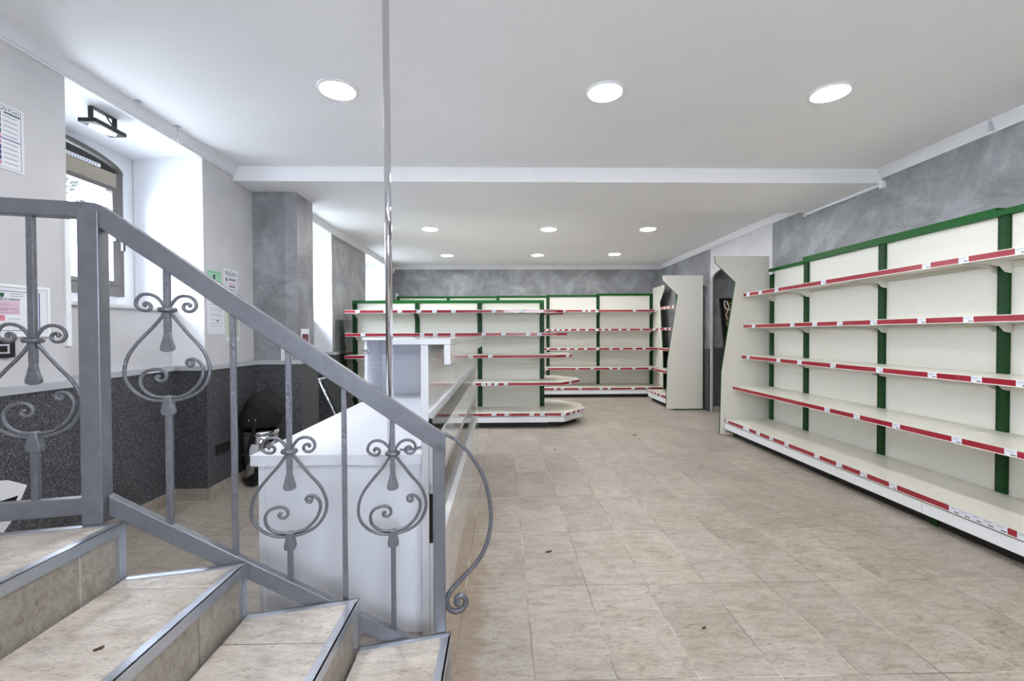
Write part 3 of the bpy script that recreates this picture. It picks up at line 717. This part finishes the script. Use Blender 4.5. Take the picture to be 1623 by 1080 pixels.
# ---------------------------------------------------------------- counter
cx, cy = -0.3, 1.81
ct = thing('shop_counter', 'white L-shaped shop counter with desk and black banded gloss front', 'counter', (cx, cy, 0))
def cb(name, boxes, par=None, bev=0.0015):
    m = MB()
    for (x0, x1, y0, y1, z0, z1, mt) in boxes: m.box(x0-cx, x1-cx, y0-cy, y1-cy, z0, z1, mt)
    return m.build(name, par or ct, bevel=bev)
YE = 4.60
cb('desk_top', [(-1.036, -0.337, 1.812, 3.70, 0.716, 0.76, 'lamm')])
cb('desk_panel', [(-0.989, -0.337, 1.838, 1.856, 0.0, 0.715, 'lamm')])
cb('desk_side', [(-1.018, -0.99, 1.838, 2.35, 0.0, 0.715, 'lamm')])
cb('desk_far_panel', [(-1.018, -0.337, 3.66, 3.68, 0.0, 0.715, 'lamm')])
cb('counter_wall', [(-0.336, -0.305, 1.80, YE, 0.0, 1.212, 'lam')])
cb('counter_top', [(-0.449, -0.213, 1.79, YE+0.05, 1.2125, 1.236, 'lam'), (-1.035, -0.449, 3.25, 3.72, 1.2125, 1.232, 'lam')])
cb('fascia', [(-0.240, -0.214, 1.795, YE+0.05, 1.130, 1.212, 'lam')])
cp_ = cb('cupboard', [(-1.024, -1.004, 3.27, 3.70, 0.761, 1.212, 'lamm'), (-1.004, -0.337, 3.68, 3.70, 0.761, 1.212, 'lamm'), (-1.004, -0.337, 3.655, 3.679, 1.09, 1.21, 'lame')])  # grey rear board carries the shadow under the top in its colour
m = MB(); m.box(-1.004-cx, -0.985-cx, 3.275-cy, 3.30-cy, 1.11, 1.16, 'alu'); m.bar((-1.045-cx, 3.262-cy, 1.135), (-0.99-cx, 3.262-cy, 1.135), 0.014, 0.016, 'alu'); m.build('hinge', cp_)
cb('upper_band', [(-0.304, -0.290, 1.80, YE, 0.805, 0.908, 'blackgloss')])
cb('rail_trim', [(-0.304, -0.284, 1.80, YE, 0.9085, 0.921, 'alu')])
cb('middle_panel', [(-0.304, -0.284, 1.80, YE, 0.642, 0.804, 'lam')])
cb('rail_trim', [(-0.304, -0.284, 1.80, YE, 0.598, 0.6415, 'alu')])
cb('lower_band', [(-0.304, -0.290, 1.80, YE, 0.395, 0.5975, 'blackgloss')])
cb('plinth_panel', [(-0.304, -0.258, 1.80, YE, 0.0, 0.394, 'lam')])
m = MB(); m.sweep(smooth_path([(-0.44, 1.872, 0.765), (-0.41, 1.87, 0.765), (-0.38, 1.885, 0.765), (-0.36, 1.91, 0.765), (-0.341, 1.935, 0.765)], 5), 0.004, 'ink', 8)
tag(m.build('desk_cable'), 'short grey cable lying on the white desk beside the pole', 'cable')

# ---------------------------------------------------------------- chair behind the desk
ch = thing('office_chair', 'black chair with chrome frame behind the white desk', 'chair', (-1.28, 3.78, 0))
m = MB()
def chp(u, y, z): return (-1.49-0.44*(z-0.885)+1.28+u, y-3.78, z)
for (z0, z1) in ((0.50, 0.875),):
    vs_ = [chp(u, y, z) for u in (-0.015, 0.02) for y in (3.60, 4.02) for z in (z0, z1)]
    m.add(vs_, [(0, 1, 3, 2), (4, 6, 7, 5), (0, 4, 5, 1), (2, 3, 7, 6), (0, 2, 6, 4), (1, 5, 7, 3)], 'cloth')
m.build('backrest', ch, bevel=0.008)
m = MB(); m.box(-0.05, 0.36, -0.19, 0.23, 0.44, 0.49, 'cloth'); m.build('seat', ch, bevel=0.012)
for y in (3.59, 4.03):
    m = MB(); m.sweep([(0.35, y-3.78, 0.012), (0.36, y-3.78, 0.43), (-0.02, y-3.78, 0.43), chp(0, y, 0.52), chp(0, y, 0.89)], 0.0095, 'chrome', 10, smooth=True)
    m.sweep([(-0.03, y-3.78, 0.43), (-0.10, y-3.78, 0.012)], 0.0095, 'chrome', 10); m.build('side_frame', ch)
m = MB(); m.sweep([chp(0, 3.59, 0.89), chp(0, 4.03, 0.89)], 0.012, 'chrome', 10); m.build('top_tube', ch)

# ---------------------------------------------------------------- bin with a black bag on it
bx, by = -2.085, 3.83
bn = thing('pedal_bin', 'round chrome pedal bin in the corner by the pillar', 'bin', (bx, by, 0))
m = MB(); m.lathe([(0.138, 0.0), (0.142, 0.004), (0.142, 0.03), (0.136, 0.032)], 0, 0, 'black', 40); m.build('base_ring', bn)
m = MB(); m.lathe([(0.134, 0.032), (0.138, 0.40), (0.134, 0.405)], 0, 0, 'chrome', 40); m.build('body', bn)
m = MB(); m.lathe([(0.142, 0.405), (0.144, 0.415), (0.144, 0.435), (0.138, 0.44), (0.12, 0.452), (0.06, 0.462), (0.01, 0.464)], 0, 0, 'chrome', 40); m.build('lid', bn)
m = MB(); m.box(-0.04, 0.04, -0.19, -0.13, 0.015, 0.03, 'black'); m.build('pedal', bn, bevel=0.004)
m = MB(); vs_ = []
for k in range(7):
    a = -PI/2-0.24+0.09*k
    for z in (0.24, 0.34): vs_.append((0.1385*math.cos(a), 0.1385*math.sin(a), z))
m.add(vs_, [(2*i, 2*i+2, 2*i+3, 2*i+1) for i in range(6)], 'tagw')
o = m.build('label', bn, fix=False); o['label'] = 'white sticker'
def blob(name, parent, c, r, mat, seed, amp=0.16, squash=None, sub=4):
    bm = bmesh.new(); bmesh.ops.create_icosphere(bm, subdivisions=sub, radius=1.0)
    from mathutils import noise as nz
    for v in bm.verts:
        n = nz.noise(v.co*1.7+Vector((seed, 0, 0)))*amp+nz.noise(v.co*4.5+Vector((0, seed, 0)))*amp*0.5
        q = v.co*(1+n)
        if squash: q = squash(q)
        v.co = Vector((q.x*r[0]+c[0], q.y*r[1]+c[1], q.z*r[2]+c[2]))
    me = bpy.data.meshes.new(name); bm.to_mesh(me); bm.free(); me.materials.append(M[mat])
    for p in me.polygons: p.use_smooth = True
    o = bpy.data.objects.new(name, me); C.objects.link(o)
    if parent: o.parent = parent
    return o
bg = thing('black_bag', 'black backpack slumped on top of the chrome pedal bin with a hanging strap', 'bag', (bx, by, 0.462))
def sq(q):
    z = q.z
    if z < -0.55: z = -0.55-(z+0.55)*0.05
    return Vector((q.x*(1.12-0.35*max(0, z))+0.22*z, q.y, z))
blob('bag_body', bg, (0.0, -0.01, 0.115), (0.165, 0.13, 0.20), 'cloth', 3.3, 0.2, sq)
m = MB(); m.sweep(smooth_path([(-0.03, -0.10, 0.17), (0.02, -0.145, 0.05), (0.0, -0.155, -0.05), (-0.03, -0.152, -0.14), (-0.055, -0.15, -0.19), (-0.10, -0.148, -0.21)], 5), 0.014, 'cloth', 8); m.build('strap', bg)
m = MB(); m.sweep(smooth_path([(-0.13, -0.03, 0.10), (-0.166, -0.045, -0.05), (-0.168, -0.055, -0.22), (-0.162, -0.055, -0.38)], 5), 0.014, 'cloth', 8); m.build('strap', bg)
m = MB(); m.sweep(smooth_path([(0.02, -0.02, 0.29), (0.05, -0.02, 0.325), (0.085, -0.02, 0.295)], 5), 0.007, 'cloth', 8); m.build('handle', bg)
m = MB()
for x, z in ((0.025, 0.075), (-0.03, 0.075)): m.sweep([(x, -0.14, z-0.014), (x, -0.143, z+0.014)], 0.0035, 'chrome', 6)
m.build('buckle', bg)

# ---------------------------------------------------------------- wall papers and small fittings
def wall_sheet(name, label, cat, y0, y1, z0, z1, xw, base, blocks, group=None, thick=0.0015, gap=0.0):
    # lies on a wall that faces +X; blocks: (u0,u1,v0,v1,mat) in fractions, u runs along +Y, v up
    o_ = MB(); w = y1-y0; h = z1-z0
    o_.box(0, thick, 0, w, 0, h, base)
    for (u0, u1, v0, v1, mt) in blocks: o_.box(thick, thick+0.0005, u0*w, u1*w, v0*h, v1*h, mt)
    o = o_.build(name, loc=(xw+gap, y0, z0)); tag(o, label, cat, group); return o
def TM(y, z, x): return Matrix(((0, 0, 1, x), (1, 0, 0, y), (0, 1, 0, z), (0, 0, 0, 1)))
# evacuation plan
bl = [(0.05, 0.66, 0.10, 0.86, 'yelp'), (0.03, 0.97, 0.965, 0.972, 'ink'), (0.965, 0.97, 0.03, 0.97, 'ink'), (0.80, 0.96, 0.86, 0.885, 'dgreen'), (0.68, 0.79, 0.885, 0.90, 'greenp'), (0.70, 0.96, 0.46, 0.475, 'bluep'), (0.03, 0.97, 0.03, 0.035, 'ink')]
for k in range(4): bl.append((0.69, 0.77, 0.79-k*0.085, 0.86-k*0.085, 'dgreen'))
bl += [(0.69, 0.77, 0.445+0.03, 0.52, 'redp'), (0.69, 0.77, 0.37, 0.435, 'redp'), (0.69, 0.77, 0.06, 0.115, 'redp')]
for k in range(3): bl.append((0.69, 0.77, 0.29-k*0.08, 0.355-k*0.08, 'bluep'))
for k in range(5): bl.append((0.79, 0.93, 0.815-k*0.075, 0.825-k*0.075, 'ink'))
for k in range(5): bl.append((0.79, 0.93, 0.40-k*0.075, 0.41-k*0.075, 'ink'))
o = wall_sheet('evacuation_plan', 'laminated evacuation plan with green and blue pictograms high on the left wall', 'sign', 1.735, 2.155, 2.02, 2.317, XL, 'paper', bl, thick=0.004)
text_part('heading', 'EVACUATION PLAN', 0.019, 'inkd', o, TM(0.228, 0.268, 0.0045))
# framed authorisation
bl = [(0.03, 0.93, 0.90, 0.915, 'ink'), (0.915, 0.925, 0.05, 0.90, 'bluep'), (0.03, 0.93, 0.07, 0.085, 'ink'), (0.15, 0.72, 0.42, 0.70, 'pinkp'), (0.15, 0.58, 0.28, 0.40, 'redp'),
      (0.2, 0.62, 0.62, 0.628, 'inkd'), (0.2, 0.70, 0.53, 0.538, 'inkd'), (0.2, 0.60, 0.505, 0.513, 'inkd'), (0.3, 0.70, 0.45, 0.458, 'inkd'), (0.2, 0.55, 0.35, 0.358, 'inkd'), (0.62, 0.72, 0.32, 0.328, 'ink'),
      (0.63, 0.76, 0.855, 0.863, 'inkd'), (0.63, 0.76, 0.81, 0.818, 'inkd'), (0.535, 0.575, 0.79, 0.865, 'dgreen'), (0.545, 0.565, 0.77, 0.79, 'dgreen')]
fr = thing('framed_notice', 'framed pink and white certificate with a green crest on the left wall by the stairs', 'notice', (XL, 1.80, 1.262))
m = MB(); m.box(0, 0.008, 0, 0.44, 0, 0.218, 'paper')
for (u0, u1, v0, v1, mt) in bl: m.box(0.008, 0.0085, u0*0.44, u1*0.44, v0*0.218, v1*0.218, mt)
m.build('certificate', fr)
m = MB(); m.box(0, 0.014, -0.012, 0, -0.012, 0.230, 'white2'); m.box(0, 0.014, 0.44, 0.452, -0.012, 0.230, 'white2'); m.box(0, 0.014, 0, 0.44, -0.012, 0, 'white2'); m.box(0, 0.014, 0, 0.44, 0.218, 0.230, 'white2'); m.build('frame', fr)
text_part('heading', 'ICE IN BUCURESTI', 0.0165, 'inkd', fr, TM(0.185, 0.155, 0.0088))
# black socket
m = MB(); m.box(0, 0.014, 0, 0.16, 0, 0.08, 'black'); m.box(0.014, 0.016, 0.085, 0.135, 0.018, 0.062, 'lame'); m.box(0.0155, 0.017, 0.095, 0.125, 0.026, 0.054, 'black')
tag(m.build('wall_socket', loc=(XL, 1.93, 1.155), bevel=0.003), 'black wall socket below the framed certificate', 'socket')
m = MB(); m.box(0, 0.012, 0, 0.16, 0, 0.075, 'black'); m.box(0.012, 0.013, 0.02, 0.065, 0.015, 0.06, 'dark'); m.box(0.012, 0.013, 0.09, 0.135, 0.015, 0.06, 'dark')
tag(m.build('wall_socket', loc=(XL+T, 3.47, 0.315), bevel=0.003), 'black double socket low on the dark cladding left of the pedal bin', 'socket')
# papers between recess and pillar
L5 = [(0.15, 0.85, v, v+0.008, 'ink') for v in (0.82, 0.72, 0.66, 0.55, 0.50, 0.40, 0.30, 0.22)]
wall_sheet('green_notice', 'green notice on the wall beside the window recess, partly behind the handrail', 'notice', 3.446, 3.615, 1.555, 1.762, XL, 'greenp', [(0.03, 0.97, 0.93, 0.94, 'dgreen'), (0.42, 0.55, 0.68, 0.86, 'inkd'), (0.2, 0.8, 0.62, 0.635, 'dgreen'), (0.2, 0.8, 0.2, 0.21, 'dgreen')])
o = wall_sheet('printed_notice', 'white notice headed InfoCons on the wall left of the pillar', 'notice', 3.646, 3.840, 1.545, 1.802, XL, 'paper',
    [(0.10, 0.92, 0.80, 0.815, 'inkd'), (0.10, 0.92, 0.73, 0.736, 'ink'), (0.10, 0.115, 0.05, 0.73, 'ink'), (0.905, 0.92, 0.05, 0.73, 'ink'), (0.35, 0.82, 0.64, 0.70, 'ink'), (0.16, 0.24, 0.60, 0.71, 'inkd'), (0.3, 0.8, 0.53, 0.56, 'redp'), (0.35, 0.78, 0.42, 0.48, 'ink'), (0.35, 0.85, 0.34, 0.36, 'ink')])
text_part('heading', 'InfoCons', 0.046, 'inkd', o, TM(0.018, 0.214, 0.0022)).scale = (0.88, 1, 1)
wall_sheet('printed_notice', 'white typed notice below the green notice beside the window recess', 'notice', 3.440, 3.650, 1.262, 1.545, XL, 'paper', L5+[(0.40, 0.50, 0.84, 0.95, 'inkd'), (0.55, 0.62, 0.34, 0.40, 'inkd')])
wall_sheet('printed_notice', 'pale green and white leaflet below the InfoCons notice', 'notice', 3.664, 3.855, 1.205, 1.520, XL, 'paper', [(0.06, 0.94, 0.08, 0.95, 'yelp')]+[(0.45, 0.9, v, v+0.01, 'ink') for v in (0.8, 0.74, 0.66, 0.60, 0.52, 0.46)]+[(0.5, 0.6, 0.28, 0.36, 'paper'), (0.68, 0.8, 0.30, 0.38, 'paper'), (0.55, 0.66, 0.16, 0.22, 'paper')])
# picture and paper standing on the ledge of the pillar
m = MB(); m.box(0, 0.006, 0, 0.17, 0, 0.29, 'paper'); m.box(0.006, 0.007, 0.02, 0.15, 0.03, 0.24, 'maroon')
m.sweep([(0.008, 0.085+0.022*math.cos(a), 0.17+0.028*math.sin(a)) for a in [2*PI*i/14 for i in range(15)]], 0.0035, 'redp', 6)
m.box(0.006, 0.008, 0.03, 0.14, 0.03, 0.09, 'redp')
tag(m.build('small_picture', loc=(-1.888, 4.145, DZ+0.036)), 'small maroon picture with white border on the right face of the pillar', 'picture')
m = MB(); m.box(0, 0.10, -0.003, 0, 0, 0.13, 'paper')
for k in range(4): m.bar((0.01, -0.0035, 0.10-k*0.02), (0.09, -0.0035, 0.03+k*0.01), 0.0008, 0.002, 'ink', (0, 1, 0))
tag(m.build('leaflet', loc=(-2.02, 4.045, DZ+0.035)), 'white leaflet propped on the ledge in front of the pillar', 'paper')
# floodlight on recess soffit
fl = thing('floodlight', 'black LED floodlight hanging on a bracket under the window recess ceiling', 'floodlight', (-2.46, 2.78, LT))
m = MB(); m.box(-0.014, 0.014, -0.08, 0.085, -0.006, -0.001, 'black'); m.box(-0.014, 0.014, -0.082, -0.076, -0.082, -0.001, 'black'); m.box(-0.014, 0.014, 0.080, 0.086, -0.085, -0.001, 'black'); m.build('bracket', fl)
m = MB(); m.box(-0.055, 0.05, -0.105, 0.115, -0.105, -0.080, 'black')
fb = m.build('housing', fl, bevel=0.004)
m = MB(); m.prism([(-0.045, -0.05), (0.0, -0.085), (0.035, -0.05), (0.035, 0.06), (0.0, 0.09), (-0.045, 0.06)], -0.109, -0.105, 2, 'flood'); m.build('lens', fb)
m = MB(); m.sweep(smooth_path([(0.0, 0.03, -0.01), (0.02, 0.02, -0.04), (0.02, 0.06, -0.075), (0.01, 0.09, -0.085)], 5), 0.004, 'black', 6); m.build('cord', fl)
# ceiling hooks
for (y, l, lb) in ((2.745, 0.05, 'thin wire hook hanging from the left crown moulding above the floodlight'), (3.07, 0.085, 'white double hook hanging from the left crown moulding')):
    m = MB(); m.box(-0.014, 0.014, -0.014, 0.014, -0.006, 0.0, 'lame'); m.sweep([(0, 0, -0.004), (0, 0, -l)], 0.0018, 'lame', 6)
    m.sweep(smooth_path([(0, 0, -l), (0, 0.012, -l-0.03), (0, 0.03, -l-0.03), (0, 0.036, -l-0.008)], 4), 0.0035 if l > 0.06 else 0.0018, 'white2', 6)
    tag(m.build('ceiling_hook', loc=(XL+0.065, y, ZC)), lb, 'hook')
# cable trunking under the beam on the right wall
m = MB(); m.box(-0.022, 0, 0.0, 0.95, -0.028, -0.002, 'crown'); m.box(-0.034, 0, -0.028, 0.012, -0.050, 0.012, 'white2'); m.box(-0.03, 0, 0.955, 0.975, -0.045, 0.0, 'white2')
tag(m.build('cable_trunking', loc=(XR, 3.775, ZB), bevel=0.003), 'white cable trunking on the right wall under the beam', 'trunking')
# black framed camouflage picture leaning in the arched recess
pf = thing('leaning_frame', 'black framed board with camouflage cloth and white cords leaning in the arched recess', 'frame', (3.535, 6.84, 0.0))
pf.rotation_euler = (0, -0.0, 0)
m = MB()
sh = lambda x, z: x-0.105*(z)/1.0
def q4(x0, x1, z0, z1, y0, y1, mt): m.add([(sh(x, z)+0.08, y, z) for x in (x0, x1) for y in (y0, y1) for z in (z0, z1)], [(0, 1, 3, 2), (4, 6, 7, 5), (0, 4, 5, 1), (2, 3, 7, 6), (0, 2, 6, 4), (1, 5, 7, 3)], mt)
q4(-0.02, 0.03, 0.0, 1.80, -0.02, 0.02, 'black'); q4(0.58, 0.62, 0.0, 1.80, -0.02, 0.02, 'black'); q4(0.03, 0.58, 1.765, 1.80, -0.02, 0.02, 'black'); q4(0.03, 0.58, 0.0, 0.04, -0.02, 0.02, 'black')
m.build('frame', pf)
m = MB(); q4(0.03, 0.58, 0.04, 1.765, -0.005, 0.015, 'camo'); q4(0.06, 0.58, 1.50, 1.70, -0.009, -0.005, 'maroon'); m.build('cloth_panel', pf)
for pts in ([(0.06, 1.78), (0.04, 1.68), (0.10, 1.62), (0.22, 1.66), (0.34, 1.64)], [(0.08, 1.76), (0.11, 1.66), (0.06, 1.55), (0.07, 1.47)], [(0.06, 1.2), (0.14, 1.24), (0.25, 1.38)], [(0.05, 1.02), (0.15, 1.0), (0.3, 1.05)], [(0.07, 0.86), (0.14, 0.84), (0.2, 0.88)]):
    m = MB(); m.sweep(smooth_path([(sh(x, z)+0.08, -0.014, z) for x, z in pts], 5), 0.006, 'white2', 6); m.build('cord', pf)
# glass sheet leaning behind the island
m = MB(); m.box(0, 0.008, 0, 0.75, 0.0, 1.46, 'glass')
o = tag(m.build('glass_sheet', loc=(-2.185, 6.05, 0.0)), 'grey glass sheet leaning on the left wall by the island shelving', 'glass sheet'); o.rotation_euler = (0, -0.035, 0)
# small boxes
m = MB(); m.box(0, 0.035, 0, 0.08, 0, 0.11, 'white2'); m.box(0.035, 0.037, 0.015, 0.065, 0.02, 0.09, 'lame')
tag(m.build('socket_box', loc=(XL+T, 6.33, 0.46), bevel=0.004), 'small white box low on the dark cladding of the left wall', 'box')
m = MB(); m.box(0, 0.05, -0.03, 0, 0, 0.16, 'white2'); tag(m.build('junction_box', loc=(-2.22, YB, 1.95), bevel=0.004), 'white junction box on the back wall beside the chrome pole, above the shelving', 'box')
m = MB(); m.lathe([(0.03, 0), (0.03, 0.03), (0.01, 0.035)], 0, 0, 'white2', 20); m.box(-0.02, 0.02, -0.07, 0.0, -0.035, 0.01, 'white2'); m.box(-0.014, 0.014, -0.074, -0.069, -0.028, 0.0, 'black')
tag(m.build('security_camera', loc=(XL+0.07, 8.95, 2.53)), 'small white security camera high in the far left corner', 'camera')
# bits on the floor and stairs
def bit(x, y, z, s, lb, a):
    m = MB(); p = [(-1, 0), (-0.4, 0.45), (0.4, 0.35), (1, 0.1), (0.5, -0.4), (-0.5, -0.35)]
    vs_ = [(s*u, s*v, 0.002+0.004*abs(u)) for u, v in p]+[(s*u, s*v, 0.0005) for u, v in p]
    m.add(vs_, [(0, 1, 2, 3, 4, 5), (11, 10, 9, 8, 7, 6)]+[(i, (i+1) % 6, 6+(i+1) % 6, 6+i) for i in range(6)], 'leaf')
    o = m.build('dry_leaf', loc=(x, y, z)); o.rotation_euler = (0, 0, a); tag(o, lb, 'leaf', 'dry leaves and crumbs on the floor')
bit(0.26, 2.50, 0, 0.020, 'dark crumpled leaf on the floor tile in front of the end scroll of the railing', 0.4)
bit(0.555, 4.72, 0, 0.018, 'dark crumb on the floor left of the aisle, in front of the island shelving', 1.0)
bit(1.62, 5.35, 0, 0.026, 'dark crumb on the floor in the middle of the aisle, nearest the far shelving', 0.2)
bit(0.85, 1.83, 0, 0.012, 'small brown leaf on the floor tile at the bottom of the picture', 0.5)
bit(-0.96, 1.05, 0.51, 0.010, 'tiny brown leaf on the third tiled step', 0.8)
